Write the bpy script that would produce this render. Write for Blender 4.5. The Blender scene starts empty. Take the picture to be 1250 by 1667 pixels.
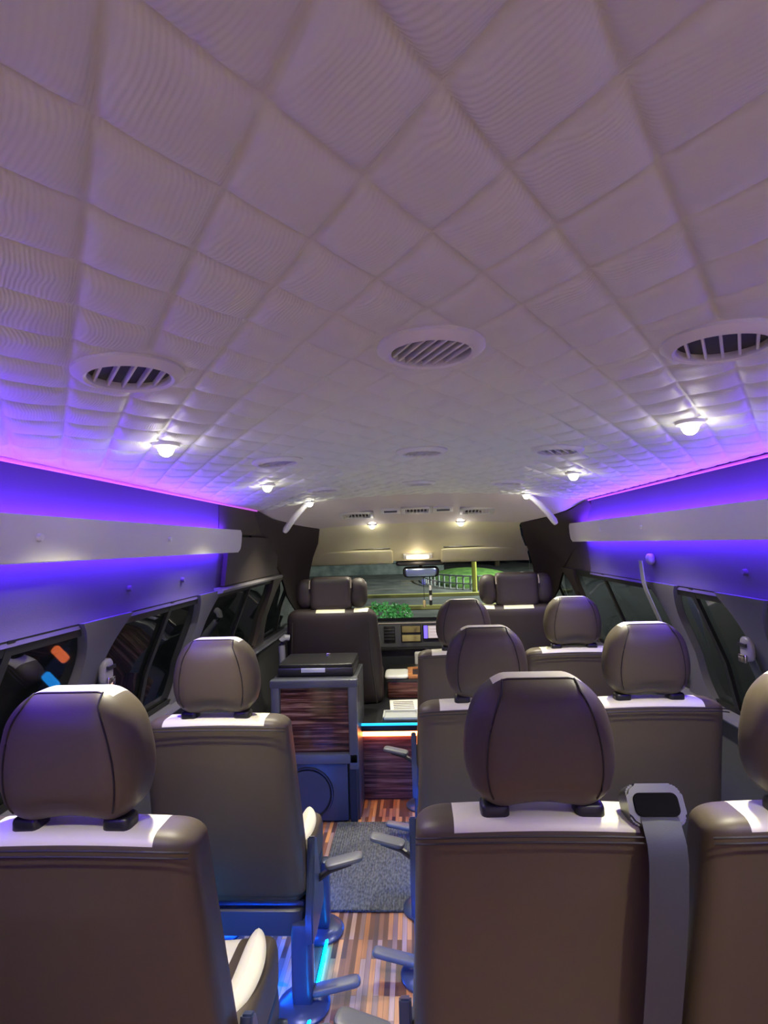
import bpy, bmesh, math, random
from mathutils import Vector, Matrix
random.seed(7)
sc = bpy.context.scene
C = sc.collection
PI = math.pi

# ------------------------------------------------------------------ camera
F = 900.0
fwd = Vector(((673-625)/F, -(884-833.5)/F, -1)).normalized()      # +Y of the van seen in camera space
up0 = Vector((-math.sin(.033), math.cos(.033), 0))
upc = (up0 - up0.dot(fwd)*fwd).normalized()
rgt = fwd.cross(upc)
M = Matrix((rgt, fwd, upc))                                        # camera space -> world (rows = world axes in cam space)
cam = bpy.data.cameras.new('camera'); camo = bpy.data.objects.new('camera', cam); C.objects.link(camo)
cam.sensor_fit = 'VERTICAL'; cam.sensor_height = 36; cam.sensor_width = 27; cam.lens = F/1667*36
cam.clip_start = .02; cam.clip_end = 300
camo.matrix_world = Matrix.Translation((0, 0, 1.38)) @ M.to_4x4()
sc.camera = camo

# ------------------------------------------------------------------ world, exposure, light levels
w = bpy.data.worlds.new('night'); sc.world = w; w.use_nodes = True
w.node_tree.nodes['Background'].inputs[0].default_value = (.010, .016, .030, 1)
w.node_tree.nodes['Background'].inputs[1].default_value = .25
sc.view_settings.view_transform = 'Standard'; sc.view_settings.look = 'None'
sc.view_settings.exposure = 0.20; sc.view_settings.gamma = 1; sc.view_settings.use_curve_mapping = False
SPOT_W = 40.0          # each cabin downlight
GLOW_W = 0.16         # the same lamp's domed lens, spilling along the ceiling
FRONT_W = 16.0
REAR_W = 36.0  # added spotlights behind the camera, right side stronger
LED_UP = 88.0         # violet strips on top of the side rails
LED_DN = 75.0
LED_FLOOR = 24.0
VIOLET = (.13, .026, 1.0)
BLUE = (.0, .16, 1.0)

# ------------------------------------------------------------------ helpers
def mat(name, col=(.5, .5, .5), rough=.5, metal=0, emit=None, es=0, spec=.5, **kw):
    m = bpy.data.materials.new(name); m.use_nodes = True
    b = m.node_tree.nodes['Principled BSDF']
    b.inputs['Base Color'].default_value = (*col, 1)
    b.inputs['Roughness'].default_value = rough
    b.inputs['Metallic'].default_value = metal
    b.inputs['Specular IOR Level'].default_value = spec
    if emit:
        b.inputs['Emission Color'].default_value = (*emit, 1)
        b.inputs['Emission Strength'].default_value = es
    for k, v in kw.items(): b.inputs[k].default_value = v
    return m

def nodes(m): return m.node_tree.nodes, m.node_tree.links, m.node_tree.nodes['Principled BSDF']

def add_bump(m, scale, strength, dist=.002, stretch=(1, 1, 1), kind='noise'):
    n, l, b = nodes(m)
    tc = n.new('ShaderNodeTexCoord'); mp = n.new('ShaderNodeMapping'); mp.inputs['Scale'].default_value = stretch
    t = n.new('ShaderNodeTexNoise' if kind == 'noise' else 'ShaderNodeTexVoronoi' if kind == 'voronoi' else 'ShaderNodeTexWave')
    t.inputs['Scale'].default_value = scale
    bp = n.new('ShaderNodeBump'); bp.inputs['Strength'].default_value = strength; bp.inputs['Distance'].default_value = dist
    l.new(tc.outputs['Object'], mp.inputs[0]); l.new(mp.outputs[0], t.inputs['Vector'])
    l.new(t.outputs[1 if kind == 'wave' else 0], bp.inputs['Height']); l.new(bp.outputs[0], b.inputs['Normal'])
    return m

def vary(m, c1, c2, scale, stretch=(1, 1, 1), lo=.35, hi=.65):
    n, l, b = nodes(m)
    tc = n.new('ShaderNodeTexCoord'); mp = n.new('ShaderNodeMapping'); mp.inputs['Scale'].default_value = stretch
    t = n.new('ShaderNodeTexNoise'); t.inputs['Scale'].default_value = scale; t.inputs['Detail'].default_value = 6
    r = n.new('ShaderNodeValToRGB'); r.color_ramp.elements[0].position = lo; r.color_ramp.elements[1].position = hi
    r.color_ramp.elements[0].color = (*c1, 1); r.color_ramp.elements[1].color = (*c2, 1)
    l.new(tc.outputs['Object'], mp.inputs[0]); l.new(mp.outputs[0], t.inputs['Vector'])
    l.new(t.outputs[0], r.inputs[0]); l.new(r.outputs[0], b.inputs['Base Color'])
    return m

def obj(name, bm, mats, parent=None, smooth=True, loc=None):
    me = bpy.data.meshes.new(name)
    bmesh.ops.recalc_face_normals(bm, faces=bm.faces)
    bm.to_mesh(me); bm.free()
    for m in (mats if isinstance(mats, (list, tuple)) else [mats]): me.materials.append(m)
    if smooth:
        me.polygons.foreach_set('use_smooth', [True]*len(me.polygons))
        me.set_sharp_from_angle(angle=math.radians(38))
    o = bpy.data.objects.new(name, me); C.objects.link(o)
    if parent: o.parent = parent
    if loc: o.location = loc
    return o

def thing(name, label, cat, loc=(0, 0, 0), rz=0, group=None, kind=None):
    o = bpy.data.objects.new(name, None); C.objects.link(o)
    o.location = loc; o.rotation_euler = (0, 0, rz); o.empty_display_size = .05
    tag(o, label, cat, group, kind); return o

def tag(o, label=None, cat=None, group=None, kind=None):
    if label: o['label'] = label
    if cat: o['category'] = cat
    if group: o['group'] = group
    if kind: o['kind'] = kind
    return o

def struct(name, bm, m, smooth=True, label=None):
    o = obj(name, bm, m, None, smooth); o['kind'] = 'structure'
    if label: o['label'] = label
    return o

def bx(bm, c, s, rot=None, mi=0, bev=0):
    """box centre c, full size s"""
    r = bmesh.ops.create_cube(bm, size=1)
    vs = r['verts']
    bmesh.ops.scale(bm, vec=s, verts=vs)
    if bev:
        es = list({e for v in vs for e in v.link_edges})
        g = bmesh.ops.bevel(bm, geom=es, offset=bev, segments=2, affect='EDGES', profile=.5)
        vs = list({v for f in g['faces'] for v in f.verts} | {v for v in vs if v.is_valid})
        fs = {f for v in vs for f in v.link_faces}
        vs = list({v for f in fs for v in f.verts})
    if rot: bmesh.ops.rotate(bm, matrix=rot, verts=vs)
    bmesh.ops.translate(bm, vec=c, verts=vs)
    for f in {f for v in vs for f in v.link_faces}: f.material_index = mi
    return vs

def box(c, s, rot=None, bev=0):
    bm = bmesh.new(); bx(bm, c, s, rot, 0, bev); return bm

def cyl(bm, p0, p1, r0, r1=None, seg=20, caps=True, mi=0):
    p0 = Vector(p0); p1 = Vector(p1); d = p1-p0
    r1 = r0 if r1 is None else r1
    q = d.to_track_quat('Z', 'Y').to_matrix().to_4x4()
    r = bmesh.ops.create_cone(bm, cap_ends=caps, segments=seg, radius1=r0, radius2=r1, depth=d.length,
                              matrix=Matrix.Translation((p0+p1)/2) @ q)
    for f in {f for v in r['verts'] for f in v.link_faces}: f.material_index = mi
    return r['verts']

def tube(bm, pts, r, seg=8, flat=1.0):
    """tube along points; flat squashes along the local binormal"""
    pts = [Vector(p) for p in pts]; rings = []
    n = len(pts); ref = Vector((0, 0, 1))
    for i, p in enumerate(pts):
        t = (pts[min(i+1, n-1)]-pts[max(i-1, 0)]).normalized()
        if abs(t.dot(ref)) > .97: ref2 = Vector((1, 0, 0))
        else: ref2 = ref
        a = t.cross(ref2).normalized(); b = a.cross(t).normalized()
        rr = r[i] if isinstance(r, (list, tuple)) else r
        rings.append([bm.verts.new(p + a*math.cos(2*PI*k/seg)*rr + b*math.sin(2*PI*k/seg)*rr*flat) for k in range(seg)])
    for i in range(n-1):
        for k in range(seg):
            bm.faces.new((rings[i][k], rings[i][(k+1) % seg], rings[i+1][(k+1) % seg], rings[i+1][k]))
    bm.faces.new(rings[0][::-1]); bm.faces.new(rings[-1])

def lathe(bm, prof, c=(0, 0, 0), seg=40, closed=False, mi=0):
    """prof: list of (r, z)"""
    c = Vector(c); rings = []
    for r, z in prof:
        rings.append([bm.verts.new(c+Vector((r*math.cos(2*PI*k/seg), r*math.sin(2*PI*k/seg), z))) for k in range(seg)])
    m = len(rings)
    for i in range(m if closed else m-1):
        a = rings[i]; b = rings[(i+1) % m]
        for k in range(seg):
            f = bm.faces.new((a[k], a[(k+1) % seg], b[(k+1) % seg], b[k])); f.material_index = mi
    if not closed:
        for rg in (rings[0], rings[-1]):
            if (rg[0].co-c).length > 1e-5: bm.faces.new(rg).material_index = mi

def rgrid(h, r, n, deform=None, matf=None, c=(0, 0, 0)):
    """upholstered block: half size h, corner radii r, n cells per axis; deform(p)->p; matf(q)->material index"""
    bm = bmesh.new(); h = Vector(h); r = Vector(r); vd = {}
    def g(ax, i):          # denser near the rounded ends
        t = -1+2*i/n[ax]
        return (math.sin(t*PI/2)*.55+t*.45)*h[ax]
    def vert(i, j, k):
        key = (i, j, k)
        if key not in vd:
            q = Vector((g(0, i), g(1, j), g(2, k)))
            inn = Vector([max(-(h[a]-r[a]), min(h[a]-r[a], q[a])) for a in range(3)])
            d = Vector([(q[a]-inn[a])/r[a] for a in range(3)])
            if d.length > 1e-9: d.normalize()
            p = inn+Vector([d[a]*r[a] for a in range(3)])
            if deform: p = deform(p)
            vd[key] = bm.verts.new(p+Vector(c))
        return vd[key]
    def face(ids, q):
        f = bm.faces.new([vert(*t) for t in ids])
        if matf: f.material_index = matf(q)
    nx, ny, nz = n
    mid = lambda ax, i: (g(ax, i)+g(ax, i+1))/2
    for i in range(nx):
        for j in range(ny):
            for k, z in ((0, -h.z), (nz, h.z)):
                face([(i, j, k), (i+1, j, k), (i+1, j+1, k), (i, j+1, k)], Vector((mid(0, i), mid(1, j), z)))
        for k in range(nz):
            for j, y in ((0, -h.y), (ny, h.y)):
                face([(i, j, k), (i+1, j, k), (i+1, j, k+1), (i, j, k+1)], Vector((mid(0, i), y, mid(2, k))))
    for j in range(ny):
        for k in range(nz):
            for i, x in ((0, -h.x), (nx, h.x)):
                face([(i, j, k), (i, j+1, k), (i, j+1, k+1), (i, j, k+1)], Vector((x, mid(1, j), mid(2, k))))
    return bm

def prism(bm, pts, axis, a0, a1, mi=0):
    """extrude a closed 2D outline along axis ('x','y','z') from a0 to a1"""
    def P(p, a):
        u, v = p
        return (a, u, v) if axis == 'x' else (u, a, v) if axis == 'y' else (u, v, a)
    A = [bm.verts.new(P(p, a0)) for p in pts]; B = [bm.verts.new(P(p, a1)) for p in pts]
    n = len(pts)
    fs = [bm.faces.new(A), bm.faces.new(B[::-1])]
    for i in range(n): fs.append(bm.faces.new((A[i], A[(i+1) % n], B[(i+1) % n], B[i])))
    for f in fs: f.material_index = mi

def rrect(w, h, r, n=6, c=(0, 0)):
    out = []
    for sx, sy, a0 in ((1, 1, 0), (-1, 1, 90), (-1, -1, 180), (1, -1, 270)):
        for i in range(n+1):
            a = math.radians(a0+90*i/n)
            out.append((c[0]+sx*(w/2-r)+r*math.cos(a), c[1]+sy*(h/2-r)+r*math.sin(a)))
    return out

# ------------------------------------------------------------------ materials
LEA = add_bump(mat('brown_leather', (.078, .060, .034), .5), 420, .12, .0006)
LEA_D = add_bump(mat('dark_brown_leather', (.024, .016, .016), .6), 420, .12, .0006)
CRM = add_bump(mat('cream_leather', (.76, .74, .52), .42), 420, .08, .0005)
SEAM = mat('dark_stitching', (.012, .009, .008), .6)
STITCH = mat('pale_stitching', (.30, .26, .21), .7)
BLK = mat('black_plastic', (.014, .014, .016), .35)
GRYP = mat('grey_plastic', (.10, .105, .115), .4)
DGRY = mat('charcoal_plastic', (.035, .037, .045), .38)
CHR = mat('chrome', (.8, .8, .8), .15, 1)
BELT = add_bump(mat('belt_webbing', (.045, .05, .055), .55), 900, .3, .0005, (1, 1, .15))
WHT = mat('white_plastic', (.72, .72, .68), .35)
GRYL = mat('light_grey_plastic_trim', (.20, .19, .21), .4)
LEGM = mat('blue_grey_metal', (.05, .07, .14), .3, .3)
RAILW = mat('off_white_rail', (.62, .61, .56), .45)
LEDV = mat('violet_led', (.1, .02, .5), .4, emit=VIOLET, es=LED_UP)
LEDV2 = mat('violet_led_lower', (.1, .02, .5), .4, emit=(.08, .02, 1.0), es=LED_DN)
LEDF = mat('blue_floor_led', (0, .1, .5), .4, emit=(.0, .34, 1.0), es=LED_FLOOR)
LEDU = mat('blue_under_seat_led', (0, .1, .5), .4, emit=(.0, .11, 1.0), es=220)
LEDC = mat('cyan_led', (0, .3, .5), .4, emit=(.02, .42, 1.0), es=1.6)
LEDO = mat('amber_led', (.5, .2, .05), .4, emit=(1, .24, .06), es=20)
LENS = mat('lit_lens', (1, 1, 1), .3, emit=(1, .96, .86), es=14)
DOME = mat('lit_dome_lens', (1, .9, .8), .3, emit=(1, .82, .62), es=1.7)
PANEL = add_bump(mat('side_fabric', (.060, .050, .068), .75), 300, .25, .0008)
BRNT = add_bump(mat('brown_trim_fabric', (.040, .027, .026), .7), 300, .2, .0008)
PIL = add_bump(mat('pillar_fabric', (.085, .08, .11), .7), 300, .2, .0008)
LOWW = add_bump(mat('lower_wall_carpet', (.03, .03, .034), .9), 300, .4, .001)
HEAD = add_bump(mat('cream_header_board', (.70, .66, .42), .55), 260, .08, .0006)
FRNT = add_bump(mat('cream_headliner', (.68, .62, .58), .6), 260, .08, .0006)
RUB = mat('window_rubber', (.008, .008, .009), .5)
GLASS_D = mat('tinted_glass', (.10, .11, .12), .02, **{'Transmission Weight': 1.0, 'IOR': 1.45})
GLASS = mat('windshield_glass', (.93, .97, .95), .0, **{'Transmission Weight': 1.0, 'IOR': 1.45})
MIR = mat('mirror_glass', (.25, .33, .5), .25, 1)

def quilt_mat():
    m = mat('quilted_cream_vinyl', (.73, .755, .67), .5)
    n, l, b = nodes(m)
    tc = n.new('ShaderNodeTexCoord')
    nz = n.new('ShaderNodeTexNoise'); nz.inputs['Scale'].default_value = 7
    l.new(tc.outputs['Object'], nz.inputs['Vector'])
    mx = n.new('ShaderNodeVectorMath'); mx.operation = 'SCALE'; mx.inputs['Scale'].default_value = .035
    l.new(nz.outputs['Color'], mx.inputs[0])
    ad = n.new('ShaderNodeVectorMath'); ad.operation = 'ADD'
    l.new(tc.outputs['Object'], ad.inputs[0]); l.new(mx.outputs[0], ad.inputs[1])
    w1 = n.new('ShaderNodeTexWave'); w1.bands_direction = 'DIAGONAL'; w1.inputs['Scale'].default_value = 95
    w1.inputs['Distortion'].default_value = .6; w1.inputs['Detail'].default_value = 1
    l.new(ad.outputs[0], w1.inputs['Vector'])
    n2 = n.new('ShaderNodeTexNoise'); n2.inputs['Scale'].default_value = 500
    l.new(tc.outputs['Object'], n2.inputs['Vector'])
    a2 = n.new('ShaderNodeMath'); a2.operation = 'MULTIPLY_ADD'; a2.inputs[1].default_value = .5
    l.new(n2.outputs[0], a2.inputs[0]); l.new(w1.outputs[1], a2.inputs[2])
    bp = n.new('ShaderNodeBump'); bp.inputs['Strength'].default_value = .55; bp.inputs['Distance'].default_value = .00045
    n3 = n.new('ShaderNodeTexNoise'); n3.inputs['Scale'].default_value = 9
    l.new(tc.outputs['Object'], n3.inputs['Vector'])
    rr = n.new('ShaderNodeMapRange'); rr.inputs[1].default_value = .42; rr.inputs[2].default_value = .6; rr.inputs[3].default_value = .25; rr.inputs[4].default_value = 1.3
    l.new(n3.outputs[0], rr.inputs[0])
    ml = n.new('ShaderNodeMath'); ml.operation = 'MULTIPLY'; l.new(a2.outputs[0], ml.inputs[0]); l.new(rr.outputs[0], ml.inputs[1])
    l.new(ml.outputs[0], bp.inputs['Height']); l.new(bp.outputs[0], b.inputs['Normal'])
    return m
QUILT = quilt_mat()

def plank_mat():
    m = mat('striped_wood_vinyl', (.3, .2, .1), .32)
    n, l, b = nodes(m)
    tc = n.new('ShaderNodeTexCoord'); mp = n.new('ShaderNodeMapping'); mp.inputs['Rotation'].default_value = (0, 0, PI/2)
    br = n.new('ShaderNodeTexBrick'); br.inputs['Scale'].default_value = 1
    br.inputs['Color1'].default_value = (0, 0, 0, 1); br.inputs['Color2'].default_value = (1, 1, 1, 1)
    br.inputs['Mortar Size'].default_value = .0006; br.inputs['Mortar'].default_value = (.1, .1, .1, 1)
    br.inputs['Brick Width'].default_value = .24; br.inputs['Row Height'].default_value = .017; br.offset = .37
    l.new(tc.outputs['Object'], mp.inputs[0]); l.new(mp.outputs[0], br.inputs['Vector'])
    r = n.new('ShaderNodeValToRGB'); cr = r.color_ramp; cr.interpolation = 'CONSTANT'
    cols = [(.11, .045, .025), (.36, .14, .045), (.20, .12, .10), (.46, .20, .07), (.085, .045, .04), (.34, .22, .17), (.56, .26, .09), (.20, .09, .05)]
    cr.elements[0].color = (*cols[0], 1); cr.elements[0].position = 0
    cr.elements[1].color = (*cols[1], 1); cr.elements[1].position = .15
    for i, c in enumerate(cols[2:]): e = cr.elements.new(.28+.12*i); e.color = (*c, 1)
    l.new(br.outputs['Color'], r.inputs[0])
    nz = n.new('ShaderNodeTexNoise'); mp2 = n.new('ShaderNodeMapping'); mp2.inputs['Scale'].default_value = (60, 4, 1)
    nz.inputs['Scale'].default_value = 1; nz.inputs['Detail'].default_value = 5
    l.new(tc.outputs['Object'], mp2.inputs[0]); l.new(mp2.outputs[0], nz.inputs['Vector'])
    mx = n.new('ShaderNodeMix'); mx.data_type = 'RGBA'; mx.blend_type = 'OVERLAY'; mx.inputs[0].default_value = .55
    l.new(r.outputs[0], mx.inputs[6]); l.new(nz.outputs[0], mx.inputs[7]); l.new(mx.outputs[2], b.inputs['Base Color'])
    return m
PLANK = plank_mat()

def zebra_mat(name, s=(1.2, 1.2, 34), dark=(.022, .010, .010), mid=(.085, .030, .020), light=(.24, .13, .085), rough=.18):
    m = mat(name, mid, rough)
    n, l, b = nodes(m)
    tc = n.new('ShaderNodeTexCoord'); mp = n.new('ShaderNodeMapping'); mp.inputs['Scale'].default_value = s
    t = n.new('ShaderNodeTexNoise'); t.inputs['Scale'].default_value = 2.2; t.inputs['Detail'].default_value = 7; t.inputs['Roughness'].default_value = .62
    r = n.new('ShaderNodeValToRGB'); cr = r.color_ramp
    cr.elements[0].position = .40; cr.elements[0].color = (*dark, 1); cr.elements[1].position = .66; cr.elements[1].color = (*light, 1)
    e = cr.elements.new(.52); e.color = (*mid, 1)
    l.new(tc.outputs['Object'], mp.inputs[0]); l.new(mp.outputs[0], t.inputs['Vector'])
    l.new(t.outputs[0], r.inputs[0]); l.new(r.outputs[0], b.inputs['Base Color'])
    return m
ZEBRA = zebra_mat('dark_zebrano_veneer', light=(.36, .22, .15))
ZEBRA2 = zebra_mat('red_zebrano_veneer', dark=(.04, .014, .012), mid=(.15, .05, .035), light=(.30, .15, .10), rough=.25)

# ------------------------------------------------------------------ cabin cross-section
XC = .04
def hw(z):                                     # half width of the cabin at height z
    P = [(-.1, .95), (0, .97), (.45, 1.02), (.76, 1.04), (.95, 1.0), (1.19, .905), (1.36, .885), (1.46, .885), (1.6, .88), (1.8, .88)]
    for (a, x), (b, y) in zip(P, P[1:]):
        if z <= b: return x+(y-x)*(z-a)/(b-a)
    return .87
def hc(x):                                     # ceiling height
    return 1.648-.068*(abs(x-XC)/.87)**2.2

def wall_sheet(s, y0, y1, z0, z1, off=0, th=.015, ny=1, nz=14, yf=None, bm=None, mi=0):
    """sheet following the side wall; s=-1 left, +1 right; off pushes it into the cabin; yf(z)->(ya,yb)"""
    bm = bm or bmesh.new()
    F_, B_ = [], []
    for k in range(nz+1):
        z = z0+(z1-z0)*k/nz
        ya, yb = yf(z) if yf else (y0, y1)
        o = off(z) if callable(off) else off
        F_.append([bm.verts.new((XC+s*(hw(z)-o), ya+(yb-ya)*j/ny, z)) for j in range(ny+1)])
        B_.append([bm.verts.new((XC+s*(hw(z)-o+th), ya+(yb-ya)*j/ny, z)) for j in range(ny+1)])
    fs = []
    for k in range(nz):
        for j in range(ny):
            fs.append(bm.faces.new((F_[k][j], F_[k][j+1], F_[k+1][j+1], F_[k+1][j])))
            fs.append(bm.faces.new((B_[k][j], B_[k+1][j], B_[k+1][j+1], B_[k][j+1])))
        for j in (0, ny): fs.append(bm.faces.new((F_[k][j], F_[k+1][j], B_[k+1][j], B_[k][j])))
    for k in (0, nz):
        for j in range(ny): fs.append(bm.faces.new((F_[k][j], F_[k][j+1], B_[k][j+1], B_[k][j])))
    for f in fs: f.material_index = mi
    return bm

# ================================================================== STRUCTURE
YB = -.55                                       # back of what is built
# floor
struct('floor', box((XC, 1.30, -.02), (1.98, 3.75, .04)), PLANK, False, 'floor of narrow striped wood-look planks in orange, brown and grey')
# quilted ceiling
DX, DY, SUB = .105, .155, 20
VENTS = [(x, y) for y in (.735, 1.57, 2.40) for x in (-.385, .032, .412)]
def ceiling():
    bm = bmesh.new()
    sx, sy = DX/SUB, DY/SUB
    nx = int(.87*2/sx); i0 = -nx//2
    ny = int((2.95-YB)/sy)
    y00 = -4*DY
    V = {}
    x_off = .025
    for i in range(i0, -i0+1):
        for j in range(0, int((2.95-y00)/sy)+1):
            x = x_off+i*sx; y = y00+j*sy
            a = ((x-x_off)/DX+y/DY); b = ((x-x_off)/DX-y/DY)
            da = abs(a-round(a)); db = abs(b-round(b))
            p = (1-math.exp(-da/.085))*(1-math.exp(-db/.085))*1.04
            wr = .0011*(math.sin(x*61+math.sin(y*23)*2.1)*math.sin(y*47+math.sin(x*31)*1.7))
            edge = min(1, max(0, (.87-abs(x-XC))/.05))
            amp = .0090*edge
            vf = min([1]+[max(0, (math.hypot(x-a_, y-b_)-.070)/.025) for a_, b_ in VENTS])
            V[i, j] = bm.verts.new((x, y, hc(x)-(amp+wr)*p*vf-.004*(1-vf)))
    for i in range(i0, -i0):
        for j in range(0, int((2.95-y00)/sy)):
            vs = (V[i, j], V[i+1, j], V[i+1, j+1], V[i, j+1])
            c = sum((v.co for v in vs), Vector())/4
            if any((c.x-a)**2+(c.y-b)**2 < .054**2 for a, b in VENTS): continue
            a = (c.x-x_off)/DX+c.y/DY; b = (c.x-x_off)/DX-c.y/DY
            if abs(a-round(a)) < abs(b-round(b)):
                bm.faces.new((vs[0], vs[1], vs[3])); bm.faces.new((vs[1], vs[2], vs[3]))
            else:
                bm.faces.new((vs[0], vs[1], vs[2])); bm.faces.new((vs[0], vs[2], vs[3]))
    for v in [v for v in bm.verts if not v.link_faces]: bm.verts.remove(v)
    o = struct('ceiling', bm, QUILT, True, 'quilted cream headliner with stitched diamond pattern')
    o.data.set_sharp_from_angle(angle=PI)
    return o
ceiling()
# metal roof skin above, keeps the night out
bm = bmesh.new()
prof = [(-1.0, 1.30), (-.95, 1.66), (-.5, 1.74), (0, 1.76), (.5, 1.74), (.95, 1.66), (1.0, 1.30)]
A = [[bm.verts.new((XC+x*1.0, y, z)) for x, z in prof] for y in (YB-.1, 3.6)]
for i in range(len(prof)-1): bm.faces.new((A[0][i], A[0][i+1], A[1][i+1], A[1][i]))
struct('trim_1', bm, BLK, True, 'outer roof skin above the headliner')

# smooth front headliner, dropping to the header board
def board(rows, m, name, label, nx=24, th=.012):
    bm = bmesh.new(); R = []
    for (y, h, z, sag) in rows:
        R.append([bm.verts.new((XC-.025*((y-2.95)/.9 if y > 2.95 else 0)+h*(-1+2*i/nx), y, z-sag*abs(-1+2*i/nx)**2.2)) for i in range(nx+1)])
    for a, b in zip(R, R[1:]):
        for i in range(nx): bm.faces.new((a[i], a[i+1], b[i+1], b[i]))
    r = bmesh.ops.extrude_face_region(bm, geom=bm.faces[:])
    bmesh.ops.translate(bm, vec=(0, .004, th), verts=[v for v in r['geom'] if isinstance(v, bmesh.types.BMVert)])
    return struct(name, bm, m, True, label)
board([(2.93, .87, 1.644, .066), (3.0, .85, 1.637, .075), (3.08, .80, 1.617, .085), (3.2, .72, 1.575, .07), (3.32, .66, 1.532, .04), (3.40, .63, 1.505, .02)],
      FRNT, 'trim_2', 'smooth cream front headliner holding the rectangular vents')
board([(3.40, .63, 1.508, .02), (3.43, .625, 1.49, .02), (3.55, .66, 1.42, .02), (3.68, .72, 1.325, .02), (3.77, .755, 1.262, .02)],
      HEAD, 'trim_3', 'yellowish cream header board above the windshield')

# brown corner trim between header board and side walls
for s, nm in ((-1, 'trim_4'), (1, 'trim_5')):
    bm = bmesh.new()
    inner = [(2.90, .862, 1.577), (3.05, .815, 1.535), (3.2, .715, 1.50), (3.32, .655, 1.487), (3.40, .618, 1.482), (3.55, .655, 1.395), (3.68, .715, 1.30), (3.80, .76, 1.20), (3.95, .80, 1.10), (4.25, .84, .90), (4.45, .86, .78)]
    outer = [(2.90, .885, 1.40), (3.05, .885, 1.36), (3.2, .885, 1.33), (3.32, .89, 1.30), (3.40, .89, 1.26), (3.55, .90, 1.20), (3.68, .91, 1.12), (3.80, .92, 1.04), (3.95, .93, .98), (4.25, .93, .84), (4.45, .93, .74)]
    R = []
    for a, b in zip(inner, outer):
        row = []
        for t in range(7):
            u = t/6
            row.append(bm.verts.new((XC+s*(a[1]+(b[1]-a[1])*u+.03*math.sin(PI*u)), a[0]+(b[0]-a[0])*u, a[2]+(b[2]-a[2])*u)))
        R.append(row)
    for a, b in zip(R, R[1:]):
        for i in range(6): bm.faces.new((a[i], a[i+1], b[i+1], b[i]))
    r = bmesh.ops.extrude_face_region(bm, geom=bm.faces[:])
    bmesh.ops.translate(bm, vec=(s*.015, 0, .008), verts=[v for v in r['geom'] if isinstance(v, bmesh.types.BMVert)])
    struct(nm, bm, BRNT, True, 'dark brown fabric trim around the %s front pillar' % ('left' if s < 0 else 'right'))

# side walls: lower carpeted part, upper fabric panel (glass band between)
for s, nm in ((-1, 'wall_left'), (1, 'wall_right')):
    bm = wall_sheet(s, YB, 4.6, 0, .77, 0, .02, 20, 12)
    struct(nm, bm, LOWW, True, 'dark lower side wall on the %s' % ('left' if s < 0 else 'right'))
    yend = 2.36 if s < 0 else 3.02
    bm = wall_sheet(s, YB, yend, 1.186, 1.60, lambda z: .012*max(0, 1-(z-1.186)/.03), .03, 24, 16)
    struct('trim_6' if s < 0 else 'trim_7', bm, PANEL, True, 'upper fabric side panel on the %s under the violet light' % ('left' if s < 0 else 'right'))
    # front part: brown trim over the door / front window
    bm = wall_sheet(s, yend, 3.75, 1.445, 1.60, .004, .03, 10, 6)
    wall_sheet(s, yend, 3.75, 1.19, 1.435, 0, .03, 10, 8, bm=bm)
    struct('trim_8' if s < 0 else 'trim_9', bm, BRNT, True, 'dark brown upper trim towards the front on the %s' % ('left' if s < 0 else 'right'))
    bm = wall_sheet(s, 3.9, 4.6, .70, 1.06, 0, .02, 4, 4)
    bm.free()
    # pillars
    names = ('trim_10', 'trim_11', 'trim_12', 'trim_13') if s < 0 else ('trim_14', 'trim_15', 'trim_16', 'trim_17')
    for (yc, w0, m), pn in zip(((.70, .07, PIL), (1.50 if s < 0 else 1.65, .05, PIL), (2.27 if s < 0 else 2.16, .05, PIL), (3.42, .06, BRNT)), names):
        def yf(z, yc=yc, w0=w0):
            t = (z-.75)/(1.20-.75); fl = .075*max(0, (t-.68)/.32)**2+.06*max(0, (.3-t)/.3)**2
            return (yc-w0-fl, yc+w0+fl)
        bm = wall_sheet(s, 0, 0, .74, 1.20, lambda z: .022+.0*z, .03, 4, 20, yf)
        struct(pn, bm, m, True, 'window pillar')
# door header panel and ledge of the sliding door on the left
bm = wall_sheet(-1, 2.42, 3.34, 1.215, 1.432, .022, .02, 8, 8)
o = struct('trim_18', bm, BRNT, True, 'recessed brown panel above the sliding door window')
bm = bmesh.new()
prism(bm, [(-.0, 0), (.045, .004), (.05, .014), (.045, .022), (0, .026)], 'y', 2.34, 3.42)
for v in bm.verts: v.co.x += XC-hw(1.2)-.004; v.co.z += 1.186
struct('trim_19', bm, mat('ledge_plastic', (.16, .15, .16), .4), True, 'grey ledge strip along the top of the sliding door window')
# unseen back wall behind the camera, made cream to bounce light forward
struct('wall_back', box((XC, YB-.12, .8), (2.1, .04, 1.8)), FRNT, False)
# windows
wi = 0
for s in (-1, 1):
    edges = [-.5, .70, 1.50 if s < 0 else 1.65, 2.27 if s < 0 else 2.16, 3.42, 4.3]
    for a, b in zip(edges, edges[1:]):
        wi += 1
        a2, b2 = a+.03, b-.03
        bm = wall_sheet(s, a2, b2, .75, 1.21, -.004, .005, 2, 12)
        wv = struct('window_%d' % wi, bm, GLASS_D, True, 'dark tinted side window, %s side' % ('left' if s < 0 else 'right'))
        bm = bmesh.new()
        mid = (a+b)/2+.04
        wall_sheet(s, mid-.012, mid+.012, .76, 1.20, .010, .012, 1, 12, bm=bm)
        wall_sheet(s, a2+.02, b2-.02, 1.165, 1.20, .008, .010, 2, 2, bm=bm)
        wall_sheet(s, a2+.02, b2-.02, .755, .79, .010, .012, 2, 2, bm=bm)
        obj('window_frame', bm, RUB, wv)
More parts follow.
